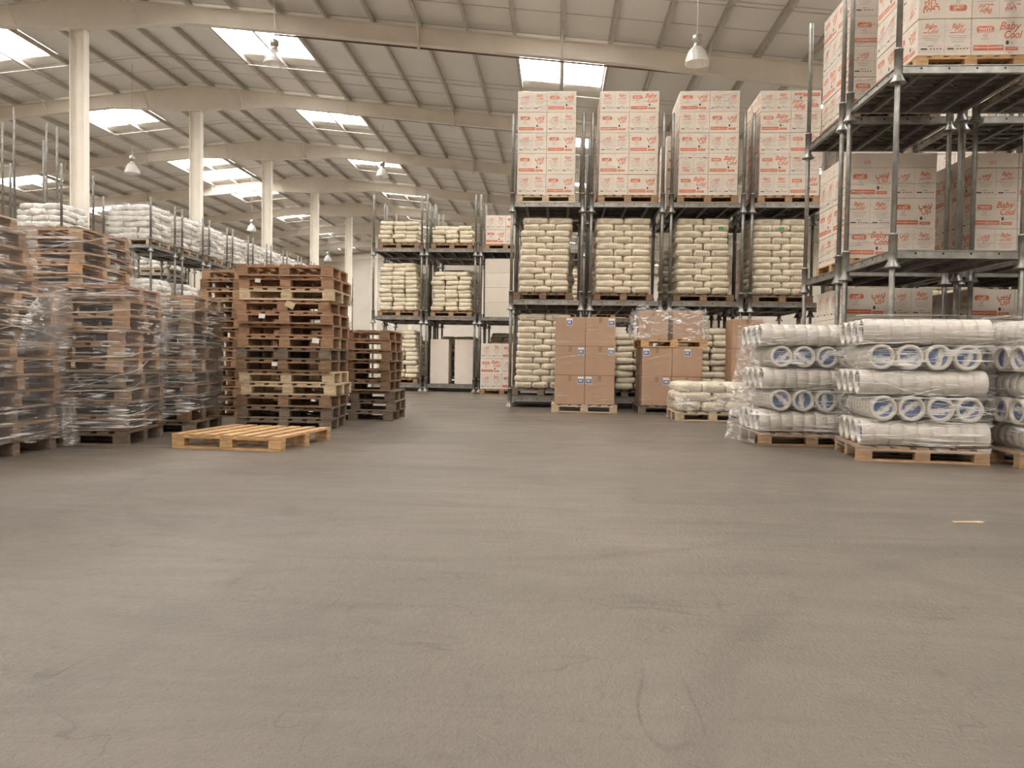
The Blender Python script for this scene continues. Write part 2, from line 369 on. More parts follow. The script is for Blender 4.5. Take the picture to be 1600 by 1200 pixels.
for n_, (x0, x1, y0, y1) in enumerate(holes):
    wn = struct(put('window_%d' % (n_+1), None, None, ((x0+x1)/2, (y0+y1)/2, ztop((x0+x1)/2)+.25)))
    th = math.atan(SL)*(1 if x0 > XR else -1); hw = (x1-x0)/2; hl = (y1-y0)/2
    for a in (-1, 1):
        p = MB(); p.box(a*hw/2-hw/2+.03, a*hw/2+hw/2-.03, -hl, hl, .03, .036)
        put('pane', p.mesh('pane', 'daylight'), wn, rot=(0, th, 0))
    fr = MB()
    for a in (-1, 1): fr.box(a*hw-.03, a*hw+.03, -hl, hl, -.03, .05); fr.box(-hw, hw, a*hl-.03, a*hl+.03, -.03, .05)
    fr.box(-.03, .03, -hl, hl, -.02, .05)
    put('window_frame', fr.mesh('window_frame', 'steel'), wn, rot=(0, th, 0))

def rafter_mesh():
    b = MB(); xs_ = [XL+.05, XR-11, XR-3.4, XR-.3, XR+.3, XR+3.4, 2.0, 9.0, XE-.05]
    def dep(x):
        d = abs(x-XR)
        if d <= .3: return .92
        if d <= 3.4: return .92-.42*(d-.3)/3.1
        if x > 2: return .5+.4*(x-2)/13
        return .5
    pts = [(x, ztop(x)-XR*0, dep(x)) for x in xs_]
    pts.insert(5, None); pts = [p for p in pts if p]
    pts = sorted(pts+[(XR, ZR, .95)])
    for (xa, za, da), (xb, zb, db) in zip(pts[:-1], pts[1:]):
        def pr(yw, ta, tb, ba, bb):
            vs = [(xa, -yw, ba), (xb, -yw, bb), (xb, -yw, tb), (xa, -yw, ta), (xa, yw, ba), (xb, yw, bb), (xb, yw, tb), (xa, yw, ta)]
            b.add(vs, [(0, 1, 2, 3), (7, 6, 5, 4), (0, 4, 5, 1), (1, 5, 6, 2), (2, 6, 7, 3), (3, 7, 4, 0)])
        pr(.11, za, zb, za-.016, zb-.016); pr(.11, za-da+.016, zb-db+.016, za-da, zb-db); pr(.006, za-.016, zb-.016, za-da+.016, zb-db+.016)
    return b.mesh('rafter', 'steel')
rme = rafter_mesh()
cm = MB()
for s in (-1, 1): cm.box(s*.21-.012, s*.21+.012, -.13, .13, 0, 10.46)
cm.box(-.2, .2, -.008, .008, 0, 10.46); cme = cm.mesh('column_shaft', 'steel')
capm = MB(); capm.box(-.26, .26, -.16, .16, 10.46, 10.5); capme = capm.mesh('cap_plate', 'steel')
bsm = MB(); bsm.box(-.3, .3, -.22, .22, 0, .03); bsme = bsm.mesh('base_plate', 'steel')
splice = MB(); splice.box(-.02, .02, -.13, .13, -.62, .06)
for i in range(5): splice.lathe([(.02, 0), (.02, .03)], 6, (.02, -.07, -.52+i*.13), 'x')
splice_me = splice.mesh('splice_plate', 'steel')
brace = MB(); brace.tube((0, -.03, 0), (0, -.55, .62), .02, 6); brace.tube((0, .03, 0), (0, .55, .62), .02, 6); brace_me = brace.mesh('brace', 'steel')
NB = len(frames)
for i, fy in enumerate(frames):
    if fy < 5: continue
    k = int(round((fy-Y0)/BAY)); which = {-2: 'second ahead of the widest steel column', -1: 'next ahead of the widest steel column', 0: 'over the widest steel column'}[k] if k < 1 else 'over the %s steel column into the hall' % ORD[k]
    r = thing('roof_rafter', 'pale steel roof rafter '+which, 'roof beam', (0, fy, 0), 0, 'steel roof rafters')
    put('beam', rme, r)
    for x in (-4.1, -24.3): put('splice_plate', splice_me, r, (x, 0, ztop(x)))
    for (x, sg, kk) in PUR:
        if kk % 3 == 1 and -30 < x < 12 and abs(x-XR) > 1:
            d = .5 if abs(x-XR) > 3.4 else .7
            put('brace', brace_me, r, (x, 0, ztop(x)-d+.02))
    if fy > 20:
        c = thing('steel_column', 'pale steel H-column, %s of the row beneath the roof ridge' % NTH[k], 'column', (XR, fy, 0), 0, 'ridge columns')
        put('shaft', cme, c); put('cap_plate', capme, c); put('base_plate', bsme, c)
for i, fy in enumerate(frames[3:11]):
    for dy, r_, nm, xa in ((.5, .028, 'sprinkler_pipe', -8.5), (4.35, .014, 'tie_rod', XL+1)):
        b = MB()
        if nm == 'sprinkler_pipe':
            xe = XE-.3
            b.tube((xa, 0, ztop(xa)-.38), (xe, 0, ztop(xe)-.38), r_)
            for j in range(7):
                x = xa+1+j*3.1; b.tube((x, 0, ztop(x)-.38), (x, 0, ztop(x)-.3), .02, 6); b.tube((x+.4, 0, ztop(x)-.40), (x+.4, 0, ztop(x)+.19), .006, 6)
            tag(put(nm, b.mesh(nm, 'pipe'), None, (0, fy+dy, 0)), 'thin dull red pipe on hangers just past the %s roof rafter' % NTH[i], 'pipe', 'roof pipes')
        else:
            b.tube((xa, 0, ztop(xa)-.02), (XR, 0, ZR-.02), r_); b.tube((XR, 0, ZR-.02), (XE-.3, 0, ztop(XE-.3)-.02), r_)
            tag(put(nm, b.mesh(nm, 'purlin'), None, (0, fy+dy, 0)), 'thin grey tie rod under the purlins past the %s roof rafter' % NTH[i], 'rod', 'roof tie rods')

# pendant lamps
sh = MB(); sh.lathe([(.09, .36), (.15, .33), (.21, .24), (.25, .12), (.275, 0)], 28, caps=False)
for k in range(14):
    a = k*math.pi/7; sh.tube((.275*math.cos(a), .275*math.sin(a), 0), (.1*math.cos(a), .1*math.sin(a), .36), .005, 4)
shme = sh.mesh('shade', 'glassshade')
hs = MB(); hs.lathe([(.1, .34), (.1, .38), (.075, .39), (.075, .47), (.11, .48), (.11, .6), (.07, .63), (.02, .66)], 20); hsme = hs.mesh('housing', 'lampmetal')
bl = MB(); bl.lathe([(.02, .33), (.055, .27), (.06, .2), (.04, .12), (.01, .1)], 14); blme = bl.mesh('bulb', 'stkwhite')
lamps = [(-7.5, 20.0, 8.6, 'under the wide roof light ahead of the widest column'), (3.0, 17.4, 7.55, 'high above the brown cardboard boxes'),
         (-15.6, 27.5, 7.55, 'between the first and second ridge columns'), (-7.6, 33.0, 8.75, 'above the tall posts of the far rack row'),
         (-17.8, 44.0, 8.2, 'between the third and fourth ridge columns'), (-16.6, 55.0, 7.9, 'behind the fifth ridge column'), (-18.3, 66.0, 7.8, 'near the back wall')]
for x, y, z, lb in lamps:
    t = thing('pendant_lamp', 'bell-shaped clear high-bay pendant lamp '+lb, 'lamp', (x, y, z), 0, 'high-bay lamps')
    put('shade', shme, t); put('housing', hsme, t); put('bulb', blme, t)
    c = MB(); c.tube((0, 0, .64), (0, 0, ztop(x)+.2-z), .006, 6); put('cord', c.mesh('cord', 'lampmetal'), t)

# ------------------------------------------------------------------ pallets
rng = random.Random(7)
PH = .148
def jag(b, rs, amp=.006):
    b.v = [(x+rs.uniform(-amp, amp)*.5, y+rs.uniform(-amp, amp)*.5, z+rs.uniform(-amp, amp)*.25) for x, y, z in b.v]; return b
def pallet_parts(W, D, mat):
    """boards run along the local y axis, stringers and skids along x"""
    parts = []; rs = random.Random(hash((W, D)) & 255)
    nb = 7; bw = .118 if W > 1.1 else .1
    tb = [jag(MB().box(-bw/2, bw/2, -D/2, D/2, 0, .022), rs).mesh('top_board', mat) for _ in range(2)]
    for i in range(nb):
        x = -W/2+bw/2+(W-bw)*i/(nb-1); parts.append(('top_board', tb[i % 2], (x, 0, PH-.022)))
    st = jag(MB().box(-W/2, W/2, -.05, .05, 0, .02), rs).mesh('stringer', mat)
    bk = jag(MB().bevbox(-.07, .07, -.05, .05, 0, .084), rs, .004).mesh('block', mat)
    sk = jag(MB().box(-W/2, W/2, -.05, .05, 0, .021), rs).mesh('skid', mat)
    for j in (-1, 0, 1):
        y = j*(D/2-.051)
        parts.append(('stringer', st, (0, y, PH-.0425))); parts.append(('skid', sk, (0, y, .0005)))
        for i in (-1, 0, 1): parts.append(('block', bk, (i*(W/2-.071), y, .0215)))
    return parts
PC = {}
def pallet(x, y, z, rz, label, group, mat='w_tan', W=1.2, D=1.0, name='pallet'):
    key = (mat, W, D)
    if key not in PC: PC[key] = pallet_parts(W, D, mat)
    t = thing(name, label, 'pallet', (x, y, z), rz, group)
    for nm, me, lc in PC[key]: put(nm, me, t, lc)
    return t
COLN = dict(w_new='bright new-wood', w_tan='tan', w_brown='brown', w_grey='weathered grey-brown', w_pale='pale', w_red='reddish')
def stack(x, y, n, rz, mats, desc, W=1.2, D=1.0, jit=.03, jr=.03, drift=lambda k: (0, 0), W2=None):
    """n pallets one on another; x, y is the centre of the lowest"""
    out = []
    for k in range(n):
        mt = mats[k % len(mats)] if not callable(mats) else mats(k)
        dx, dy = drift(k)
        out.append(pallet(x+dx+rng.uniform(-jit, jit), y+dy+rng.uniform(-jit, jit), k*(PH+.0032), rz+rng.uniform(-jr, jr)+(math.pi if rng.random() < .5 else 0),
               '%s wooden pallet, %s in %s' % (COLN[mt], ORD[k], desc), 'pallets in '+desc, mt, W, D))
    return out

# ------------------------------------------------------------------ stretch film
def shell(name, label, cx, cy, hx, hy, rz, z0, z1, mat, amp=.02, seed=0, group=None, flare=None, lean=None, dz=.07, bands=0):
    n = 88; rows = max(4, int((z1-z0)/dz)); b = MB(); vs = []
    per = []
    r = .06
    L4 = [2*(hx-r), math.pi*r/2, 2*(hy-r), math.pi*r/2]*2; tot = sum(L4)
    for k in range(n):
        d = tot*k/n; i = 0
        while d > L4[i]: d -= L4[i]; i += 1
        q = i//2; 
        a0 = q*math.pi/2
        # walk: bottom edge (+x), corner, right edge (+y) ...
        corners = [(hx-r, -hy+r), (hx-r, hy-r), (-hx+r, hy-r), (-hx+r, -hy+r)]
        starts = [(-hx+r, -hy), (hx, -hy+r), (hx-r, hy), (-hx, hy-r)]; dirs = [(1, 0), (0, 1), (-1, 0), (0, -1)]
        if i % 2 == 0:
            p = (starts[q][0]+dirs[q][0]*d, starts[q][1]+dirs[q][1]*d); nn = (dirs[q][1], -dirs[q][0])
        else:
            a = -math.pi/2+a0+d/r; nn = (math.cos(a), math.sin(a)); p = (corners[q][0]+r*nn[0], corners[q][1]+r*nn[1])
        per.append((p, nn))
    for j in range(rows+1):
        z = z0+(z1-z0)*j/rows
        for k, (p, nn) in enumerate(per):
            a = noise.noise((p[0]*2+seed, p[1]*2, z*3))*.6 + noise.noise((p[0]*4+seed, p[1]*4+z*3, z*16))*.7
            off = amp*a
            if flare: off += flare(p, z)
            zz = z + (amp*1.6*noise.noise((p[0]*3+seed*2, p[1]*3, 7)) if 0 < j < rows else amp*3*noise.noise((p[0]*3+seed, p[1]*3, j)))
            zz = max(zz, .004)
            lx, ly = lean(z) if lean else (0, 0)
            vs.append((p[0]+nn[0]*off+lx, p[1]+nn[1]*off+ly, zz))
    fs = [(j*n+k, j*n+(k+1) % n, (j+1)*n+(k+1) % n, (j+1)*n+k) for j in range(rows) for k in range(n)]
    b.add(vs, fs, 0, True)
    o = tag(put(name, b.mesh(name, mat), None, (cx, cy, 0), rz), label, 'plastic film', group)
    if bands:
        rs = random.Random(seed+5); rb = MB()
        for q in range(bands):
            k0 = rs.randrange(n); ln = rs.randrange(8, 40); za = rs.uniform(z0+.05, z1-.05); sl = rs.choice((-1, 1, 1))*rs.uniform(0, 1)**2*.018; wd = rs.uniform(.002, .006)
            vs = []
            for i in range(ln+1):
                p, nn = per[(k0+i) % n]; z = min(max(za+sl*i+.006*math.sin(i*.7+q), z0), z1)
                a = noise.noise((p[0]*2+seed, p[1]*2, z*3))*.6; of = amp*(a+.75)+.004
                if flare: of += flare(p, z)
                lx, ly = lean(z) if lean else (0, 0); w2 = wd*(1-abs(2*i/ln-1)**3)+.0006
                vs += [(p[0]+nn[0]*of+lx, p[1]+nn[1]*of+ly, z-w2), (p[0]+nn[0]*(of+w2)+lx, p[1]+nn[1]*(of+w2)+ly, z), (p[0]+nn[0]*of+lx, p[1]+nn[1]*of+ly, z+w2)]
            rb.add(vs, [t for i in range(ln) for t in ((3*i, 3*i+3, 3*i+4, 3*i+1), (3*i+1, 3*i+4, 3*i+5, 3*i+2))], 0, True)
        c = put('film_creases', rb.mesh('film_creases', 'band'), o); c['kind'] = 'stuff'
    return o
def flap(parent, pts, mat='filmcloud', seed=0, nu=14, nv=12, amp=.03):
    """crumpled loose sheet between four corners (local to parent)"""
    a, b_, c, d = [Vector(p) for p in pts]; vs = []
    nrm = (b_-a).cross(d-a).normalized()
    for j in range(nv+1):
        for i in range(nu+1):
            u, v = i/nu, j/nv; p = (a*(1-u)+b_*u)*(1-v)+(d*(1-u)+c*u)*v
            vs.append(p+nrm*amp*(noise.noise((u*5+seed, v*5, 1))*1.2+noise.noise((u*14+seed, v*14, 4))*.5))
    fs = [(j*(nu+1)+i, j*(nu+1)+i+1, (j+1)*(nu+1)+i+1, (j+1)*(nu+1)+i) for j in range(nv) for i in range(nu)]
    return put('loose_flap', MB().add(vs, fs, 0, True).mesh('loose_flap', mat), parent)

# ------------------------------------------------------------------ pallet stacks at the left of the aisle
low_woods = ['w_grey', 'w_brown', 'w_grey', 'w_brown', 'w_grey', 'w_tan', 'w_brown']  # greyer and browner woods for the lowest pallets of a stack
def mixed(lo, hi, split):
    return lambda k: (low_woods[k % 7] if k < split else [lo, hi, lo][k % 3])
dA = 'the film-wrapped stack leaning furthest into the aisle'
stack(-5.52, 6.76, 15, .03, mixed('w_tan', 'w_brown', 4), dA, 1.2, 1.2, drift=lambda k: (-.0 if k < 10 else -.16-.05*(k-10), 0 if k < 10 else -.05))
fA = shell('stretch_film', 'torn clear film around the stack leaning furthest into the aisle', -5.52, 6.76, .66, .66, .03, .12, 1.62, 'filmdiag', .03, 1, bands=42)
shell('stretch_film', 'clear film around the narrower upper pallets of the leaning stack', -5.8, 6.71, .67, .67, .03, 1.56, 2.2, 'filmdiag', .03, 2, bands=20)
flap(fA, [(.68, -.2, .95), (.72, .62, 1.0), (.7, .66, 1.55), (.69, .1, 1.5)], seed=3, amp=.05)
flap(fA, [(.7, .5, .02), (.78, .66, .05), (.72, .66, .5), (.69, .5, .5)], seed=9, amp=.05)
dB = 'the wrapped stack between the leaning and the darkest stacks'
stack(-5.08, 8.07, 11, .12, mixed('w_tan', 'w_red', 6), dB, 1.2, 1.0)
fB = shell('stretch_film', 'creased clear film on the stack beside the leaning stack', -5.08, 8.07, .655, .555, .12, .17, 1.66, 'filmdiag', .03, 4, bands=46)
flap(fB, [(.67, .05, .95), (.69, .5, 1.0), (.7, .54, 1.5), (.66, .12, 1.25)], seed=12, amp=.05)
dB2 = 'the tallest wrapped stack, standing behind the other wrapped stacks'
stack(-6.72, 10.15, 17, .0, lambda k: ['w_tan', 'w_new', 'w_tan', 'w_brown'][k % 4], dB2, 1.2, 1.2)
shell('stretch_film', 'shiny clear film round the tallest pallet stack', -6.72, 10.15, .66, .66, 0, .5, 2.52, 'film', .03, 5, bands=46)
dC = 'the dark wrapped stack beside the unwrapped stack'
stack(-4.98, 9.36, 11, .08, mixed('w_brown', 'w_tan', 9), dC, 1.2, 1.0)
fC = shell('stretch_film', 'clear film on the dark stack beside the unwrapped stack', -4.98, 9.36, .655, .555, .08, .25, 1.67, 'filmdiag', .03, 6, bands=40)
flap(fC, [(-.2, -.57, 1.2), (.64, -.58, 1.1), (.66, -.57, 1.6), (-.2, -.57, 1.64)], 'filmdiag', seed=15, amp=.03)
dD = 'the unwrapped stack behind the single pallet'
Dm = ['w_grey', 'w_grey', 'w_brown', 'w_pale', 'w_pale', 'w_brown', 'w_grey', 'w_tan', 'w_red', 'w_red', 'w_red', 'w_pale', 'w_red', 'w_red']
DST = stack(-3.47, 10.1, 14, .05, Dm, dD, 1.2, 1.0, jit=.035)
dE = 'the plain stack behind the dark wrapped stack'
stack(-4.85, 12.0, 15, -.04, ['w_tan', 'w_brown', 'w_tan'], dE, 1.2, 1.0)
dF = 'the shorter unwrapped stack beyond the tall unwrapped one'
stack(-3.06, 11.8, 9, .02, lambda k: 'w_grey' if k < 3 else ('w_red' if k > 6 else 'w_brown'), dF, 1.2, 1.0, drift=lambda k: (.06 if k < 3 else 0, 0))
pallet(-3.23, 8.12, 0, -.12, 'bright new-wood pallet lying alone on the floor before the stacks', 'single pallet', 'w_new', 1.2, 1.2)
# scraps of paper and card left on the unwrapped stack: part of the pallet they are stuck to
for k, (n_, x, s_, a) in enumerate([(10, .1, .06, .45), (9, -.28, .04, .05), (7, .4, .045, .1), (5, -.1, .035, 0), (12, -.35, .035, .1)]):
    b = MB(); b.box(-s_, s_, -.003, 0, -s_*.7, s_*.7)
    p = DST[n_]; fl2 = abs(p.rotation_euler.z) > 2
    put('paper_tag', b.mesh('paper_tag', 'w_pale' if k == 0 else 'stkwhite'), p, (-x if fl2 else x, .5035 if fl2 else -.5035, .095), rot=(0, a, math.pi if fl2 else 0))

# ------------------------------------------------------------------ stacking racks
RW = 1.4; RH = 1.95; DK = .215
beam = MB(); beam.box(-.66, .66, -.02, .02, 0, .09)
for i in range(4): beam.lathe([(.012, 0), (.012, .003)], 8, (-.45+i*.3, -.0225, .055), 'y', 1)
beam.box(-.66, .66, -.03, -.02, .08, .09); beam.box(-.66, .66, -.03, -.02, 0, .01)
beam_me = beam.mesh('edge_beam', ['galv', 'hole'])
sock = MB(); sock.lathe([(.088, 0), (.085, .012), (.05, .07), (.046, .09), (.046, .36), (.05, .36), (.05, .38), (.034, .385)], 14); sock_me = sock.mesh('corner_socket', 'galv')
slat = MB(); slat.box(-.67, .67, -.095, .095, .0, .008); slat.box(-.67, .67, -.095, -.087, -.03, 0); slat.box(-.67, .67, .087, .095, -.03, 0); slat_me = slat.mesh('deck_slat', 'galvdeck')
xb = MB(); xb.box(-.025, .025, -.67, .67, 0, .05); xb_me = xb.mesh('cross_bar', 'galvdeck')
rib = MB(); zz_ = [(-.6+.12*i, .06*(1 if i % 2 else -1)) for i in range(11)]
rib.add([p for x, y in zz_ for p in ((x-.012, y, 0), (x+.012, y, 0), (x-.012, y, -.02), (x+.012, y, -.02))],
        [f for i in range(10) for f in ((4*i, 4*i+4, 4*i+5, 4*i+1), (4*i+2, 4*i+3, 4*i+7, 4*i+6), (4*i, 4*i+2, 4*i+6, 4*i+4), (4*i+1, 4*i+5, 4*i+7, 4*i+3))])
rib_me = rib.mesh('stiffener', 'galv')
POST = {}
def post_me(h):
    if h not in POST:
        p = MB(); p.lathe([(.031, .3), (.031, h-.01), (.026, h+.0)], 12); POST[h] = p.mesh('post', 'galv')
    return POST[h]
def rack(xl, yf, lev, label, group, rz=0, h=RH, rh=RH, dx=0):
    """xl, yf: its outer corner posts' position; lev: tier"""
    t = thing('stacking_rack', label, 'rack', (xl+RW/2+dx, yf+RW/2, lev*rh), rz, group)
    for sx in (-1, 1):
        for sy in (-1, 1):
            put('corner_socket', sock_me, t, (sx*.7, sy*.7, 0)); put('post', post_me(h), t, (sx*.7, sy*.7, 0))
    for k in range(4): put('edge_beam', beam_me, t, (.68*math.sin(k*math.pi/2), -.68*math.cos(k*math.pi/2), .11), k*math.pi/2)
    for k in range(6):
        s = put('deck_slat', slat_me, t, (0, -.555+k*.222, DK-.012))
        if k % 2 == 0: put('stiffener', rib_me, s, (0, 0, -.004))
    for k in (-1, 0, 1): put('cross_bar', xb_me, t, (k*.42, 0, .115))
    return t
TIER = ['ground', 'middle', 'top']

# ------------------------------------------------------------------ cartons with print
def text_into(b, s, size, x, y, mi, shear=0, wmax=None, align='CENTER', rot=0):
    c = bpy.data.curves.new('t', 'FONT'); c.body = s; c.size = size; c.shear = shear; c.align_x = align; c.align_y = 'CENTER'; c.resolution_u = 2; c.offset = size*.022
    o = bpy.data.objects.new('t', c); col.objects.link(o); bpy.context.view_layer.update()
    me = bpy.data.meshes.new_from_object(o.evaluated_get(bpy.context.evaluated_depsgraph_get()))
    vs = [v.co.copy() for v in me.vertices]
    if vs:
        wx = max(v.x for v in vs)-min(v.x for v in vs); k = min(1, wmax/wx) if wmax else 1
        cxm = (max(v.x for v in vs)+min(v.x for v in vs))/2
        off = .0003*mi
        b.add([(x+(v.x-cxm)*k, -off-.0004, y+v.y) for v in vs], [tuple(p.vertices) for p in me.polygons], mi)
    bpy.data.objects.remove(o); bpy.data.curves.remove(c); bpy.data.meshes.remove(me)
def rect(b, x0, x1, z0, z1, mi, lift=.0002):
    b.add([(x0, -lift, z0), (x1, -lift, z0), (x1, -lift, z1), (x0, -lift, z1)], [(0, 1, 2, 3)], mi)
def pill(b, cx, cz, w, h, mi):
    r = h*.38; vs = []
    for k, (sx, sz) in enumerate(((1, 1), (-1, 1), (-1, -1), (1, -1))):
        for j in range(5):
            a = k*math.pi/2+j*math.pi/8; vs.append((cx+sx*(w/2-r)+r*math.cos(a), -.0002, cz+sz*(h/2-r)+r*math.sin(a)))
    b.add(vs, [tuple(range(20))[::-1]], mi)
AR_BABY = '\uFEF2\uFE92\uFEF4\uFE91'; AR_COOL = '\uFEDD\uFEEE\uFEDB'; AR_PANTS = '\uFE95\uFEEE\uFEE0\uFEDB'
INK = ['orange', 'paleink', 'greyink', 'darkink']
def wide_print(ar):
    b = MB()
    pill(b, -.14, .085, .19, .07, 0); text_into(b, AR_PANTS if ar else 'PANTS', .05 if ar else .044, -.14, .09 if ar else .086, 1, 0, .16)
    rect(b, -.21, -.07, .058, .062, 1, .0006)
    if ar: text_into(b, AR_BABY, .125, .15, .125, 0, 0, .18); text_into(b, AR_COOL, .11, .17, .045, 0, 0, .13)
    else: text_into(b, 'Baby', .12, .13, .115, 0, .35, .24); text_into(b, 'Cool', .12, .165, .02, 0, .35, .2)
    text_into(b, '12', .05, -.14, .015, 0 if not ar else 2, .3); rect(b, -.19, -.09, -.02, -.016, 2); rect(b, -.18, -.1, -.03, -.027, 2)
    rect(b, -.265, -.105, -.15, -.09, 0); rect(b, -.1, .06, -.15, -.09, 0); rect(b, -.25, .045, -.123, -.117, 1, .0006)
    pill(b, .1, -.065, .034, .05, 3); rect(b, .08, .22, -.15, -.11, 0); text_into(b, '8', .035, .15, -.07, 2)
    rect(b, .1, .2, -.132, -.128, 1, .0006)
    return b.mesh('print', INK)
def pair_print(l_ar, r_ar):
    b = MB()
    rect(b, -.0015, .0015, -.2, .2, 2)
    for cx, ar in ((-.145, l_ar), (.145, r_ar)):
        if ar: text_into(b, AR_BABY, .085, cx+.02, .125, 0, 0, .12); text_into(b, AR_COOL, .07, cx+.03, .07, 0, 0, .08)
        else: text_into(b, 'Baby', .075, cx, .125, 0, .35, .14); text_into(b, 'Cool', .075, cx+.02, .07, 0, .35, .12)
        rect(b, cx-.085, cx-.045, .048, .06, 0)
        for k in range(4): rect(b, cx-.1+.012*k, cx+.1-.012*k, .015-k*.022, .02-k*.022, 2)
        rect(b, cx-.03, cx+.03, -.1, -.09, 2); rect(b, cx-.11, cx-.04, -.135, -.118, 3)
        for k in range(4): rect(b, cx-.01+k*.035, cx+.008+k*.035, -.132, -.12, 3)
    return b.mesh('print', INK)
WIDE = [wide_print(False), wide_print(True)]; PAIR = [pair_print(False, False), pair_print(True, False), pair_print(True, True)]
BXW, BXH = .578, .408
cb = MB(); cb.bevbox(-BXW/2, BXW/2, -BXW/2, BXW/2, 0, BXH, .006); cb_me = cb.mesh('carton', 'carton')
fl_ = MB(); fl_.box(-BXW/2+.01, BXW/2-.01, -.025, .025, 0, .0008); flapseam = fl_.mesh('tape', 'paleink')
def carton(x, y, z, rz, face, label, group, flip=False, ar=0, side=True):
    o = tag(put('carton', cb_me, None, (x, y, z), rz), label, 'carton', group)
    ims = [(WIDE[ar % 2] if face == 'w' else PAIR[ar % 3], (0, -BXW/2-.0008, BXH/2), 0)]
    if side:
        ims.append((PAIR[(ar+1) % 3] if face == 'w' else WIDE[(ar+1) % 2], (-BXW/2-.0008, 0, BXH/2), -math.pi/2))
    for me, lc, rr in ims:
        p = put('print', me, o, lc, rot=(0, math.pi if flip else 0, rr))
        if flip and rr == 0: p.rotation_euler = (0, math.pi, 0)
        if flip and rr: p.rotation_euler = Matrix.Rotation(rr, 4, 'Z').to_euler(); p.rotation_euler.rotate_axis('Y', math.pi)
    put('tape', flapseam, o, (0, 0, BXH))
    return o
SIDE2 = ['aisle side', 'inner side']
def carton_stack(cx, cy, z, layers, where, pattern, rz=0, film=True, plainTop=False, sp=.582, pal='w_tan', fz=None, deep=2):
    """pallet + layers of four cartons, wrapped"""
    pallet(cx, cy, z, rz, '%s wooden pallet under the carton stack %s' % (COLN[pal], where), 'pallets under carton stacks', pal, 1.2, 1.2)
    ca, sa = math.cos(rz), math.sin(rz); z += PH+.001
    for k in range(layers):
        pat = pattern[k % len(pattern)]
        jx, jy = rng.uniform(-.006, .006), rng.uniform(-.006, .006)
        for i in (0, 1):
            for j in range(deep):
                dx, dy = (i-.5)*sp+jx, (j-.5)*sp+jy
                fc = pat[i]; up_ = fc.isupper() if j == 0 else False
                face = 'w' if fc.lower() in 'we' else 'p'
                carton(cx+dx*ca-dy*sa, cy+dx*sa+dy*ca, z+k*(BXH+.002), rz, face,
                       'white carton, %s print, %s %s, %s layer, %s' % ('broad' if face == 'w' else 'twin', 'front' if j == 0 else 'rear', SIDE2[i], ORD[k], where),
                       'cartons '+where, flip=up_, ar={'w': 1, 'e': 0, 'p': 2, 'q': 1, 'r': 0}[fc.lower()])
    if film:
        shell('stretch_film', 'clear film round the carton stack '+where, cx, cy, .598, .598, rz, z+.02, (z+layers*BXH+.01) if fz is None else fz, 'filmthin', .008, cx*3, 'films on carton stacks', dz=.1, bands=16)

# ------------------------------------------------------------------ sacks
def sack_mesh(lx, ly, lz, seed, mat, printed=False):
    wr = .035 if mat == 'whitesack' else .017
    nx, ny, nz = 9, 7, 3; idx = {}; vs = []; fs = []
    def V(i, j, k):
        if (i, j, k) in idx: return idx[i, j, k]
        a, b_, c = 2*i/nx-1, 2*j/ny-1, 2*k/nz-1
        edge = max(abs(a), abs(b_)); th = (1-.2*max(0, edge-.75)/.25)
        rr = (abs(a)**8+abs(b_)**8)**.125; mx = max(abs(a), abs(b_), 1e-6); q = mx/max(rr, 1e-6)
        bulge = 1-.06*abs(c)**2
        p = Vector((a*q*bulge*lx/2, b_*q*bulge*ly/2, c*th*lz/2))
        n_ = noise.noise_vector((p.x*7+seed*3.1, p.y*7, p.z*9+seed)); p += Vector((n_.x*wr, n_.y*wr, n_.z*wr*(1 if abs(c) == 1 else .5)))
        idx[i, j, k] = len(vs); vs.append((p.x, p.y, p.z+lz/2)); return idx[i, j, k]
    for i in range(nx):
        for j in range(ny):
            fs.append((V(i, j, 0), V(i, j+1, 0), V(i+1, j+1, 0), V(i+1, j, 0))); fs.append((V(i, j, nz), V(i+1, j, nz), V(i+1, j+1, nz), V(i, j+1, nz)))
    for i in range(nx):
        for k in range(nz):
            fs.append((V(i, 0, k), V(i+1, 0, k), V(i+1, 0, k+1), V(i, 0, k+1))); fs.append((V(i, ny, k), V(i, ny, k+1), V(i+1, ny, k+1), V(i+1, ny, k)))
    for j in range(ny):
        for k in range(nz):
            fs.append((V(0, j, k), V(0, j, k+1), V(0, j+1, k+1), V(0, j+1, k))); fs.append((V(nx, j, k), V(nx, j+1, k), V(nx, j+1, k+1), V(nx, j, k+1)))
    return MB().add(vs, fs, 0, True), vs
SK = {}
def sacks(lx, ly, lz, mat):
    key = (lx, ly, lz, mat)
    if key not in SK: SK[key] = [sack_mesh(lx, ly, lz, s, mat)[0].mesh('sack', mat) for s in range(5)]
    return SK[key]
pr = MB()
for k in range(2):
    for q in range(5): rect(pr, -.12+q*.05, -.12+q*.05+.034, -.012+k*.022, -.003+k*.022, 0)
sackprint_me = pr.mesh('sack_print', 'sackprint')
gt = MB(); gt.box(-.05, .05, -.003, 0, -.025, .025); gt_me = gt.mesh('green_tag', 'green')
SIDE3 = ['outer side', 'middle', 'inner side']
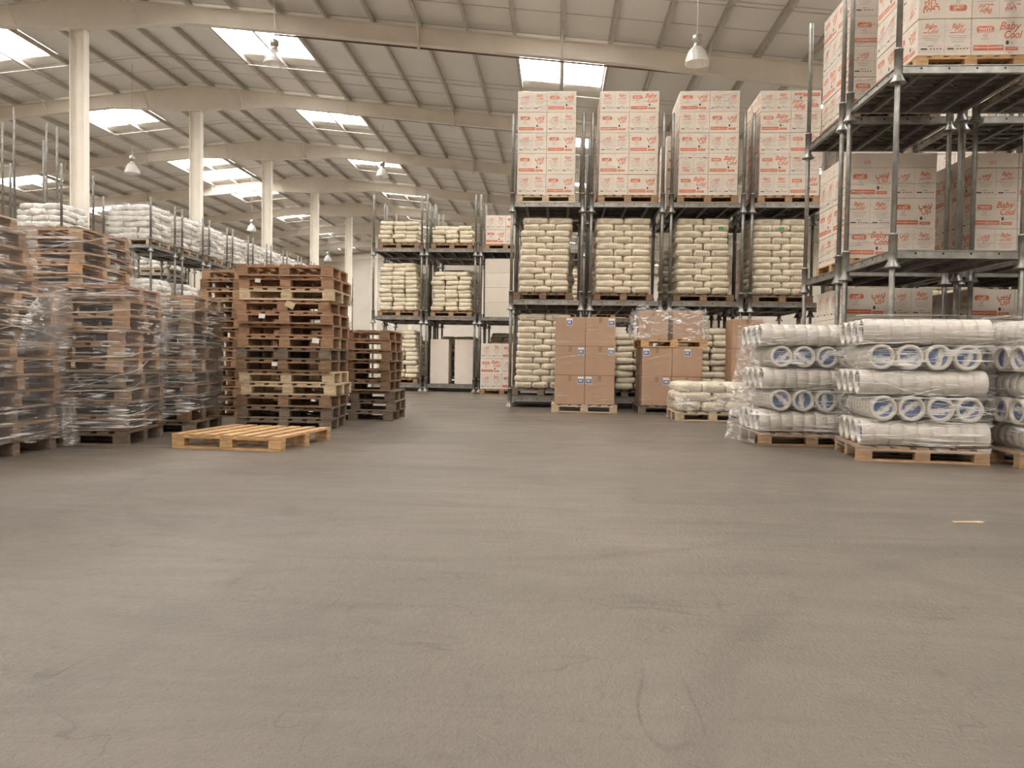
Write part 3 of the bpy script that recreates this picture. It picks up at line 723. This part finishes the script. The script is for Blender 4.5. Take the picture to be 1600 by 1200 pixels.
def sack_stack(cx, cy, z, layers, where, lz=.125, mat='sack', lean=0, W=1.14, tagat=None, pal='w_tan', rz=0, film='filmthin', wob=.02, group=None, pallet_on=True):
    if pallet_on:
        pallet(cx, cy, z, rz, '%s wooden pallet under the sacks %s' % (COLN[pal], where), 'pallets under sack stacks', pal, 1.2, 1.0)
        z += PH+.01
    a, b_ = W/3*1.01, .57
    SE = sacks(round(a, 3), b_, round(lz*1.13, 3), mat); SS = sacks(round(W/2*1.01, 3), .39, round(lz*1.13, 3), mat)
    top = 0
    for k in range(layers):
        ox = lean*k/layers+rng.uniform(-wob, wob); zz = z+k*lz; end_front = (k % 2 == 0)
        ye, yside = (cy-.49+b_/2, cy+.49-.195) if end_front else (cy+.49-b_/2, cy-.49+.195)
        for i in range(3):
            o = put('sack', rng.choice(SE), None, (cx+ox+(i-1)*W/3, ye+rng.uniform(-.012, .012), zz), rng.uniform(-.03, .03))
            tag(o, 'cream sack, end on, %s, %s layer, %s' % (SIDE3[i], ORD[k], where), 'sack', 'sacks '+where)
            if end_front:
                put('sack_print', sackprint_me, o, (0, -b_/2-.006, lz*.5))
                if tagat == (k, i): put('green_tag', gt_me, o, (0, -b_/2-.012, lz*.5))
        for i in range(2):
            o = put('sack', rng.choice(SS), None, (cx+ox+(i-.5)*W/2, yside+rng.uniform(-.012, .012), zz), rng.uniform(-.03, .03))
            tag(o, 'cream sack, lengthwise, %s, %s layer, %s' % (SIDE3[i*2], ORD[k], where), 'sack', 'sacks '+where)
            if not end_front: put('sack_print', sackprint_me, o, (0, -.2, lz*.5))
    if film:
        shell('stretch_film', 'clear film round the sacks '+where, cx, cy, W/2+.03, .52, rz, z-.03, z+layers*lz+.02, film, .02, cx*2+z, 'films on sack stacks', lean=(lambda zq: (lean*(zq-z)/(layers*lz), 0)), dz=.08)

# ------------------------------------------------------------------ rack row across the end of the aisle
CX0, CP, CY = -.92, 1.575, 15.45
CXS = [CX0+CP*i for i in range(4)]
pats = [[('q', 'w'), ('w', 'q'), ('q', 'w'), ('w', 'q'), ('q', 'w')][::1],
        [('q', 'w'), ('w', 'p'), ('q', 'w'), ('w', 'p'), ('r', 'e')],
        [('e', 'p'), ('R', 'e'), ('w', 'p'), ('r', 'w'), ('w', 'p')],
        [('r', 'e'), ('e', 'r'), ('q', 'e'), ('e', 'r'), ('q', 'E')]]
BAYN = ['bay over ground sacks', 'bay over six boxes', 'bay over raised pallet', 'bay beside rack block']
for i, x in enumerate(CXS):
    bayn = NTH[i]
    for lev in range(3):
        rack(x, CY, lev, 'galvanised %s-tier stacking rack, %s, aisle face' % (TIER[lev], BAYN[i]), 'racks across the end of the aisle')
        rack(x+.03, CY+1.62, lev, 'galvanised %s-tier stacking rack, %s, second row' % (TIER[lev], BAYN[i]), 'racks in the second row')
    cx = x+.7
    carton_stack(cx+(-.04, .02, .03, .03)[i], CY+.66, 2*RH+DK, 5, 'top deck, '+BAYN[i], pats[i], rz=(.0, .0, -.02, -.02)[i], pal=('w_pale', 'w_tan', 'w_tan', 'w_tan')[i])
    sack_stack(cx+(-.07, -.02, .0, -.02)[i], CY+.68, RH+DK, 12, 'middle deck, '+BAYN[i], lean=(.08, -.02, -.04, -.05)[i], W=(1.0, 1.1, 1.04, 1.08)[i],
               tagat={2: (10, 2), 3: (10, 1)}.get(i), pal='w_brown')
sack_stack(CXS[0]+.62, CY+.66, DK, 12, 'ground deck beside six boxes', W=1.06, lean=.05, pal='w_grey')
carton_stack(CXS[3]+.9, CY+2.3, RH+DK, 3, 'behind sacks beside rack block', [('w', 'q'), ('q', 'w')], film=False)
carton_stack(CXS[0]+.7, CY+2.3, 2*RH+DK, 4, 'second row top deck, first bay', [('w', 'q'), ('q', 'w')], film=False)
carton_stack(CXS[2]+.7, CY+2.3, 2*RH+DK, 4, 'second row top deck, third bay', [('w', 'q'), ('q', 'w')], film=False)

# ------------------------------------------------------------------ rack block at the right of the aisle
RX, RY, RHB = 3.74, 8.86, 2.04
for ci in range(2):
    for ri in range(2):
        for lev in range(3):
            rack(RX+.05*ri+1.58*ci, RY+1.8*ri, lev, 'galvanised %s-tier stacking rack of the tall block, %s row, %s column' % (TIER[lev], ['rear', 'front'][ri == 0], ['aisle', 'inner'][ci]), 'racks in the block behind the rolls', h=RHB, rh=RHB)
carton_stack(RX+.86, RY+.74, 2*RHB+DK, 4, 'high front of rack block', [('r', 'e'), ('W', 'Q'), ('p', 'w'), ('w', 'r')], rz=-.01, pal='w_new')
carton_stack(RX+.05+.74, RY+1.8+.72, 2*RHB+DK, 4, 'high rear of rack block', [('e', 'q'), ('q', 'e'), ('w', 'p'), ('p', 'e')])
carton_stack(RX+.05+.74, RY+1.8+.72, RHB+DK, 3, 'mid height rear of rack block', [('e', 'q'), ('r', 'w'), ('w', 'q')], pal='w_new', fz=RHB+DK+PH+1.5)
carton_stack(RX+1.58+.86, RY+1.8+.72, RHB+DK, 3, 'mid height inner rack column', [('q', 'w'), ('e', 'r'), ('q', 'w')])
carton_stack(RX+.05+.72, RY+1.8+.68, DK, 4, 'ground deck of rack block', [('w', 'q'), ('q', 'w'), ('r', 'R')], fz=1.5)
carton_stack(RX+1.58+.86, RY+1.8+.72, DK, 4, 'ground deck inner rack column', [('w', 'q'), ('q', 'w'), ('r', 'R')], fz=1.5)
for lev in range(3):
    rack(RX+3.16, RY+1.8, lev, 'galvanised %s-tier stacking rack of the tall block, outermost column' % TIER[lev], 'racks in the block behind the rolls', h=RHB, rh=RHB)
    for i in (4, 5, 6): rack(CX0+CP*i+.05, CY, lev, 'galvanised %s-tier stacking rack behind the tall block, %s bay' % (TIER[lev], NTH[i-4]), 'racks behind the tall block')
for i in (4, 5, 6):
    for lev in range(2):
        pallet(CX0+CP*i+.75, CY+.7, lev*RH+DK, 0, 'brown wooden pallet, %s deck, %s bay behind the tall block' % (TIER[lev], NTH[i-4]), 'pallets behind the tall block', 'w_brown', 1.2, 1.0)
    carton_stack(CX0+CP*i+.75, CY+.7, 2*RH+DK, 5, 'top deck, %s bay behind rack block' % NTH[i-4], [('w', 'q'), ('q', 'w')], film=False)
# plain-faced boxes on the mid-height stacks
pbm = MB(); pbm.bevbox(-BXW/2, BXW/2, -BXW/2, BXW/2, 0, .2, .006); pb_me = pbm.mesh('plain_carton', 'carton')
hw = MB(); text_into(hw, 'C/1', .06, 0, 0, 0, .2); hw_me = hw.mesh('hand_mark', INK)
for n_, (bx, by) in enumerate(((RX+.79, RY+2.52), (RX+2.44, RY+2.52))):
    for i in (0, 1):
        for j in (0, 1):
            o = tag(put('plain_carton', pb_me, None, (bx+(i-.5)*.582, by+(j-.5)*.582, RHB+DK+PH+.001+3*(BXH+.002)), 0),
                    'low unprinted carton, %s %s, atop mid height stack of %s column' % (['front', 'rear'][j], SIDE2[i], ['aisle', 'inner'][n_]), 'carton', 'unprinted cartons')
            if j == 0 and i == 0: put('hand_mark', hw_me, o, (-.05, -BXW/2-.001, .07))

# ------------------------------------------------------------------ rolls on pallets
RR = .1245
def roll_mesh(L):
    b = MB(); prof = []; n = 9; seg = L/n
    prof += [(.088, -L/2+.035), (.093, -L/2+.006), (.1, -L/2), (RR-.006, -L/2), (RR, -L/2+.006)]
    for i in range(n):
        x = -L/2+i*seg
        if i: prof += [(RR, x-.006), (RR-.007, x-.002), (RR-.007, x+.002), (RR, x+.006)]
        prof += [(RR+.001, x+seg/2)]
    prof += [(RR, L/2-.006), (RR-.006, L/2), (.1, L/2), (.093, L/2-.006), (.088, L/2-.035)]
    b.lathe(prof, 28, (0, 0, 0), 'x', 0); return b.mesh('roll', 'roll')
ROLLS = {1.16: roll_mesh(1.16), 1.0: roll_mesh(1.0)}
ld = MB(); ld.lathe([(.087, 0), (.087, .002)], 24); 
ring = [ld]; ld_me = ld.mesh('end_label', 'endlabel')
def roll(x, y, z, ang, L, label, group):
    spin = rng.uniform(0, 6.28)
    o = tag(put('plastic_roll', ROLLS[L], None, (x, y, z)), label, 'roll', group); o.rotation_euler = (spin*0, 0, ang)
    for s in (-1, 1):
        q = put('end_label', ld_me, o, (s*(L/2-.034), 0, 0)); q.rotation_euler = Matrix.Rotation(s*math.pi/2, 4, 'Y').to_euler()
        q.rotation_euler.rotate_axis('Z', spin)
def roll_pallet(cx, cy, rz, where, first, W=1.2, D=1.0, mat='w_tan', flare=None):
    pallet(cx, cy, 0, rz, '%s wooden pallet under the rolls %s' % (COLN[mat], where), 'pallets under rolls', mat, W, D)
    ca, sa = math.cos(rz), math.sin(rz)
    for k in range(5):
        z = PH+.004+RR+k*(2*RR+.003); along = (k % 2 == 0) == first; sh_ = rng.uniform(-.03, .03)
        for i in range(4):
            if along: dx, dy, a, L = sh_, (i-1.5)*.2535, 0, 1.16
            else: dx, dy, a, L = (i-1.5)*.258+sh_, 0, math.pi/2, 1.0
            roll(cx+dx*ca-dy*sa, cy+dx*sa+dy*ca, z, rz+a, L, 'white grooved roll, %s, %s, %s layer, %s' % ('lengthwise' if along else 'end on', (['foremost', 'second row', 'third row', 'rearmost'] if along else ['aisle side', 'second from aisle', 'third from aisle', 'inner side'])[i], ORD[k], where), 'rolls '+where)
    H = PH+5*(2*RR+.003)
    return shell('stretch_film', 'clear film round the pallet of rolls '+where, cx, cy, .615, .545, rz, .1, H+.03, 'film', .014, cx, 'films on roll pallets', flare=flare, bands=26)
roll_pallet(3.655, 8.18, -.13, 'pallet nearest the splinter', True)
def skirt(p, z):
    s = max(0, -p[0]-.3)/.35
    return s*(.05+.12*max(0, .7-z)/.7)
fL = roll_pallet(2.97, 9.52, -.0, 'pallet by the low sacks', True, flare=skirt)
flap(fL, [(-.66, -.5, .02), (-.82, .3, .01), (-.66, .4, 1.3), (-.63, -.45, 1.3)], seed=31, amp=.05)
roll_pallet(4.95, 7.98, .04, 'pallet deepest under rack block', False)

# ------------------------------------------------------------------ brown boxes before the racks
KW, KH = .54, .53
kb = MB(); kb.bevbox(-KW/2, KW/2, -KW/2, KW/2, 0, KH, .008); kb_me = kb.mesh('cardboard_box', 'kraft')
kt = MB(); kt.box(-.03, .03, -KW/2, KW/2, 0, .001); kt.box(-.03, .03, -KW/2-.001, -KW/2, -.1, 0); kt_me = kt.mesh('tape', 'tape')
stm = MB(); stm.box(-.055, .055, -.002, 0, -.065, .065, 0); stm.box(-.05, .05, -.003, -.002, -.055, .025, 1)
for k in range(3): stm.box(-.03+k*.02, -.018+k*.02, -.0035, -.003, -.03, .01, 0)
stm_me = stm.mesh('sticker', ['stkwhite', 'stkblue'])
def cbox(x, y, z, rz, label, group, stx=None):
    o = tag(put('cardboard_box', kb_me, None, (x, y, z), rz), label, 'box', group)
    put('tape', kt_me, o, (0, 0, KH))
    if stx is not None: put('sticker', stm_me, o, (stx, -KW/2-.001, KH-.085))
    return o
pallet(.53, 14.62, 0, 0, 'pale wooden pallet under the six-box front of brown cartons', 'pallets under brown boxes', 'w_pale', 1.2, 1.1)
stx = [[.2, -.2], [.2, .2], [-.02, .2]]
for k in range(3):
    for i in (0, 1):
        for j in (0, 1):
            cbox(.53+(i-.5)*.545, 14.62+(j-.5)*.545, PH+.001+k*(KH+.002), 0, 'large brown cardboard box, %s tier, %s side, %s row of the three-tier stack' % (ORD[k], ['sack', 'far'][i], ['front', 'rear'][j]), 'brown boxes in the three-tier stack', stx[k][i] if j == 0 else None)
shell('stretch_film', 'clear film round the three-tier brown box stack', .53, 14.62, .575, .575, 0, .05, PH+3*KH, 'filmthin', .015, 3, bands=14, flare=lambda p, z: .06*max(0, .3-z)/.3)
pallet(2.12, 14.72, 0, 0, 'grey wooden pallet under the two-tier brown box stack', 'pallets under brown boxes', 'w_grey', 1.2, 1.1)
stx = [[.17, None], [-.2, 0]]
for k in range(2):
    for i in (0, 1):
        for j in (0, 1):
            cbox(2.12+(i-.5)*.545, 14.72+(j-.5)*.545, PH+.001+k*(KH+.002), 0, 'large brown cardboard box, %s tier, %s side, %s row under the raised pallet' % (ORD[k], ['near', 'far'][i], ['front', 'rear'][j]), 'brown boxes in the two-tier stack', stx[k][i] if j == 0 else None)
zt = PH+.001+2*(KH+.002)
pallet(2.14, 14.72, zt, .02, 'tan wooden pallet raised on the two-tier brown box stack', 'pallets under brown boxes', 'w_new', 1.2, 1.1)
for i in (0, 1): cbox(2.1+(i-.5)*.6, 14.6, zt+PH+.001, (-.06, .05)[i], 'large brown cardboard box on the raised pallet, %s the sack stack' % ['nearer', 'further from'][i], 'brown boxes on the raised pallet')
shell('stretch_film', 'clear film round the two-tier brown box stack', 2.12, 14.72, .575, .575, 0, .08, zt, 'filmthin', .015, 5, bands=14)
fT = shell('stretch_film', 'loose baggy film round the two boxes on the raised pallet', 2.1, 14.6, .66, .36, 0, zt+.13, zt+PH+KH+.04, 'filmcloud', .05, 8, flare=lambda p, z: .05*math.sin((z-zt)*5))
pallet(3.36, 14.5, 0, 0, 'brown wooden pallet under the narrow column of brown boxes', 'pallets under brown boxes', 'w_brown', 1.2, 1.0)
for k in range(2): cbox(3.44, 14.36, PH+.001+.3*0+k*(KH+.002), 0, 'large brown cardboard box, %s tier of the narrow column behind the low sacks' % ORD[k], 'brown boxes in the narrow column')
cbox(3.44, 14.36, PH+.001+2*(KH+.002), 0, 'large brown cardboard box crowning the narrow column behind the low sacks', 'brown boxes in the narrow column')
# low pallet of sacks
sack_stack(2.55, 13.05, 0, 3, 'low pallet before brown boxes', lz=.15, W=1.16, pal='w_pale', film='filmcloud')

# ------------------------------------------------------------------ far rack rows and the white sack piles
def pile(cx, cy, z, layers, W=1.3, D=1.15, lz=.16, seed=0):
    """list of placed sacks for one pallet load"""
    r = random.Random(seed); out = []
    for k in range(layers):
        sh_ = .05*max(0, k-layers+2)
        for i in range(3):
            for j in range(2):
                out.append((cx+(i-1)*(W/3-sh_)+r.uniform(-.03, .03), cy+(j-.5)*(D/2-sh_)+r.uniform(-.03, .03), z+.012+k*lz+r.uniform(-.01, .01), r.uniform(-.15, .15)))
    return out
WS = sacks(.47, .61, .19, 'whitesack')
stuffv = []; stufff = []; stuffv2 = []; stufff2 = []
def bake(meshes, items, V_, F_):
    for n_, (x, y, z, a) in enumerate(items):
        me = meshes[n_ % len(meshes)]; b0 = len(V_); ca, sa = math.cos(a), math.sin(a)
        V_ += [(x+v.co.x*ca-v.co.y*sa, y+v.co.x*sa+v.co.y*ca, z+v.co.z) for v in me.vertices]
        F_ += [tuple(b0+q for q in p.vertices) for p in me.polygons]
SIX = ['inner front', 'inner rear', 'middle front', 'middle rear', 'aisle front', 'aisle rear']
LX, LY, LP = -13.05, 21.5, 1.86
for i in range(12):
    y = LY+LP*i
    for lev in range(3):
        rack(LX, y, lev, 'galvanised %s-tier stacking rack, %s along the white-sack row' % (TIER[lev], NTH[i]), 'racks of the white-sack row', h=RH if lev < 2 else 1.55)
    for lev, n_ in ((2, 6), (1, 5)):
        z = lev*RH+DK
        pallet(LX+.7, y+.7, z, math.pi/2, 'wooden pallet under the %s white-sack load, %s deck' % (NTH[i], TIER[lev]), 'pallets in the white-sack row', 'w_pale', 1.2, 1.2)
        it = pile(LX+.7, y+.7, z+PH+.001, n_, seed=i*7+lev)
        if lev == 2 and i < 5 or lev == 1 and i < 2:
            for q, (px, py, pz, a) in enumerate(it):
                tag(put('white_sack', WS[q % 5], None, (px, py, pz), a), 'white sack, %s, %s layer, %s load, %s deck' % (SIX[q % 6], ORD[q//6], NTH[i], TIER[lev]), 'sack', 'sacks of the white-sack row')
        else: bake(WS, it, stuffv, stufff)
        if lev == 2 and i < 8: shell('stretch_film', 'clear film round the %s top load of the white-sack row' % NTH[i], LX+.7, y+.7, .7, .64, 0, z+PH, z+PH+n_*.16+.05, 'film', .03, i, 'films of the white-sack row', dz=.1, bands=30)
# racks with long posts beyond
for j, (x, y, hh, nl) in enumerate(((-14.5, 19.7, 2.05, 4), (-17.1, 21.5, 4.1, 0), (-17.1, 23.4, 4.1, 0), (-16.4, 29.0, 2.6, 6), (-16.4, 31.2, 2.6, 6))):
    for lev in range(3):
        rack(x, y, lev, 'galvanised %s-tier stacking rack, %s of the long-post racks beyond the white sacks' % (TIER[lev], NTH[j]), 'long-post racks', h=RH if lev < 2 else hh)
    if nl:
        pallet(x+.7, y+.7, 2*RH+DK, 0, 'wooden pallet under sacks on the %s long-post rack' % NTH[j], 'pallets on long-post racks', 'w_pale', 1.2, 1.2)
        it = pile(x+.7, y+.7, 2*RH+DK+PH+.001, nl, seed=50+j)
        if j == 0:
            for q, (px, py, pz, a) in enumerate(it):
                tag(put('white_sack', WS[q % 5], None, (px, py, pz), a), 'white sack, %s, %s layer on the first long-post rack' % (SIX[q % 6], ORD[q//6]), 'sack', 'sacks on the long-post rack')
        else: bake(WS, it, stuffv, stufff)
st_ = MB().add(stuffv, stufff, 0, True)
so = put('white_sack_loads', st_.mesh('white_sack_loads', 'whitesack'))
so['kind'] = 'stuff'; so['label'] = 'white plastic sacks in the distant loads of the white-sack row'; so['category'] = 'sacks'

FX, FY = -5.3, 22.0
tall = MB(); tall.bevbox(-.27, .27, -.4, .4, 0, 1.3, .006); tall_me = tall.mesh('tall_carton', 'carton')
bigp = MB(); bigp.bevbox(-.58, .58, -.58, .58, 0, .42, .008); bigp_me = bigp.mesh('grey_carton', 'carton')
CS = sacks(.39, .57, .14, 'sack')
for i in range(5):
    x = FX+1.55*i
    for lev in range(3):
        for row in range(2):
            if row and lev == 2 and i > 3: continue
            rack(x, FY+1.7*row, lev, 'galvanised %s-tier stacking rack, %s bay, %s row of the far rack block' % (TIER[lev], NTH[i], ['front', 'rear'][row]), 'racks of the far block', h=RH if lev < 2 else 1.75)
    cx = x+.7
    def fpal(z, w, y=FY+.7): pallet(cx, y, z, 0, 'wooden pallet %s, %s bay of the far rack block' % (w, NTH[i]), 'pallets in the far block', 'w_tan', 1.2, 1.2)
    if i in (0, 1):
        fpal(2*RH+DK, 'on the top deck'); bake(CS, pile(cx, FY+.7, 2*RH+DK+PH, 5 if i == 0 else 4, 1.14, 1.1, .125, 80+i), stuffv2, stufff2)
        fpal(RH+DK, 'on the middle deck'); bake(CS, pile(cx, FY+.7, RH+DK+PH, 11 if i == 0 else 9, 1.14, 1.1, .125, 90+i), stuffv2, stufff2)
    if i == 0: fpal(DK, 'on the ground deck'); bake(CS, pile(cx, FY+.7, DK+PH, 11, 1.14, 1.1, .125, 99), stuffv2, stufff2)
    for lev in range(2):
        if i < 4:
            pallet(cx, FY+2.4, lev*RH+DK, 0, 'wooden pallet on the rear %s deck, %s bay of the far rack block' % (TIER[lev], NTH[i]), 'pallets in the far block', 'w_brown', 1.2, 1.2)
            bake(CS, pile(cx, FY+2.4, lev*RH+DK+PH, 9+(i+lev) % 3, 1.14, 1.1, .125, 400+i*3+lev), stuffv2, stufff2)
    if i == 1:
        for q in range(2): tag(put('tall_carton', tall_me, None, (cx-.35+.72*q, FY+.7, DK)), 'tall plain white carton on the far block ground deck, %s the sacks' % ['beside', 'away from'][q], 'carton', 'tall cartons in the far block')
    if i == 2:
        carton_stack(cx, FY+.7, 2*RH+DK, 2, 'far block top deck', [('w', 'q'), ('q', 'w')], film=False)
        for q in range(4): tag(put('grey_carton', bigp_me, None, (cx, FY+.7, RH+DK+q*.422)), 'wide plain carton, %s of the pile on the far block middle deck' % ORD[q], 'carton', 'plain cartons in the far block')
    if i > 2:
        bake(CS, pile(cx, FY+.7, RH+DK+PH, 10, 1.14, 1.1, .125, 120+i), stuffv2, stufff2); fpal(RH+DK, 'on the middle deck')
carton_stack(FX+1.55*2+.75, FY-.75, 0, 3, 'floor before far rack block', [('q', 'w'), ('e', 'q'), ('q', 'e')], film=False)
for i in (4, 5, 6):
    for lev in range(2): bake(CS, pile(CX0+CP*i+.75, CY+.7, lev*RH+DK+PH, 10, 1.14, .98, .125, 300+i+lev*9), stuffv2, stufff2)
SHD = ['ground deck behind six boxes', 'ground deck behind raised pallet', 'ground deck beside rack block', 'second row behind six boxes', 'second row behind raised pallet', 'second row middle deck, second bay', 'second row beside rack block', 'second row middle deck, first bay', 'second row middle deck, third bay']
for q, (x, y, z, n_) in enumerate(((CXS[1]+.75, CY+.7, DK, 9), (CXS[2]+.7, CY+.7, DK, 10), (CXS[3]+.7, CY+.7, DK, 8), (CXS[1]+.7, CY+2.35, DK, 9), (CXS[2]+.7, CY+2.35, DK, 9), (CXS[1]+.7, CY+2.35, RH+DK, 9), (CXS[3]+.7, CY+2.35, DK, 9), (CXS[0]+.7, CY+2.35, RH+DK, 9), (CXS[2]+.7, CY+2.35, RH+DK, 9))):
    pallet(x, y, z, 0, 'weathered wooden pallet under shaded sacks, %s' % SHD[q], 'pallets behind the brown boxes', 'w_grey', 1.2, 1.0)
    bake(CS, pile(x, y, z+PH, n_, 1.14, .98, .125, 200+q), stuffv2, stufff2)
so = put('cream_sack_loads', MB().add(stuffv2, stufff2, 0, True).mesh('cream_sack_loads', 'sack'))
so['kind'] = 'stuff'; so['label'] = 'cream sacks in the far and shaded rack loads'; so['category'] = 'sacks'

# ------------------------------------------------------------------ litter
b = MB(); b.add([(-.09, -.008, 0), (.08, -.012, 0), (.1, .0, .002), (.07, .01, 0), (-.1, .006, 0), (-.09, -.008, .008), (.08, -.012, .008), (.1, .0, .006), (.07, .01, .01), (-.1, .006, .008)],
          [(4, 3, 2, 1, 0), (5, 6, 7, 8, 9)]+[(k, (k+1) % 5, (k+1) % 5+5, k+5) for k in range(5)])
tag(put('wood_splinter', b.mesh('wood_splinter', 'w_pale'), None, (2.52, 4.79, .001), .1), 'pale wooden splinter lying alone on the concrete floor', 'splinter')
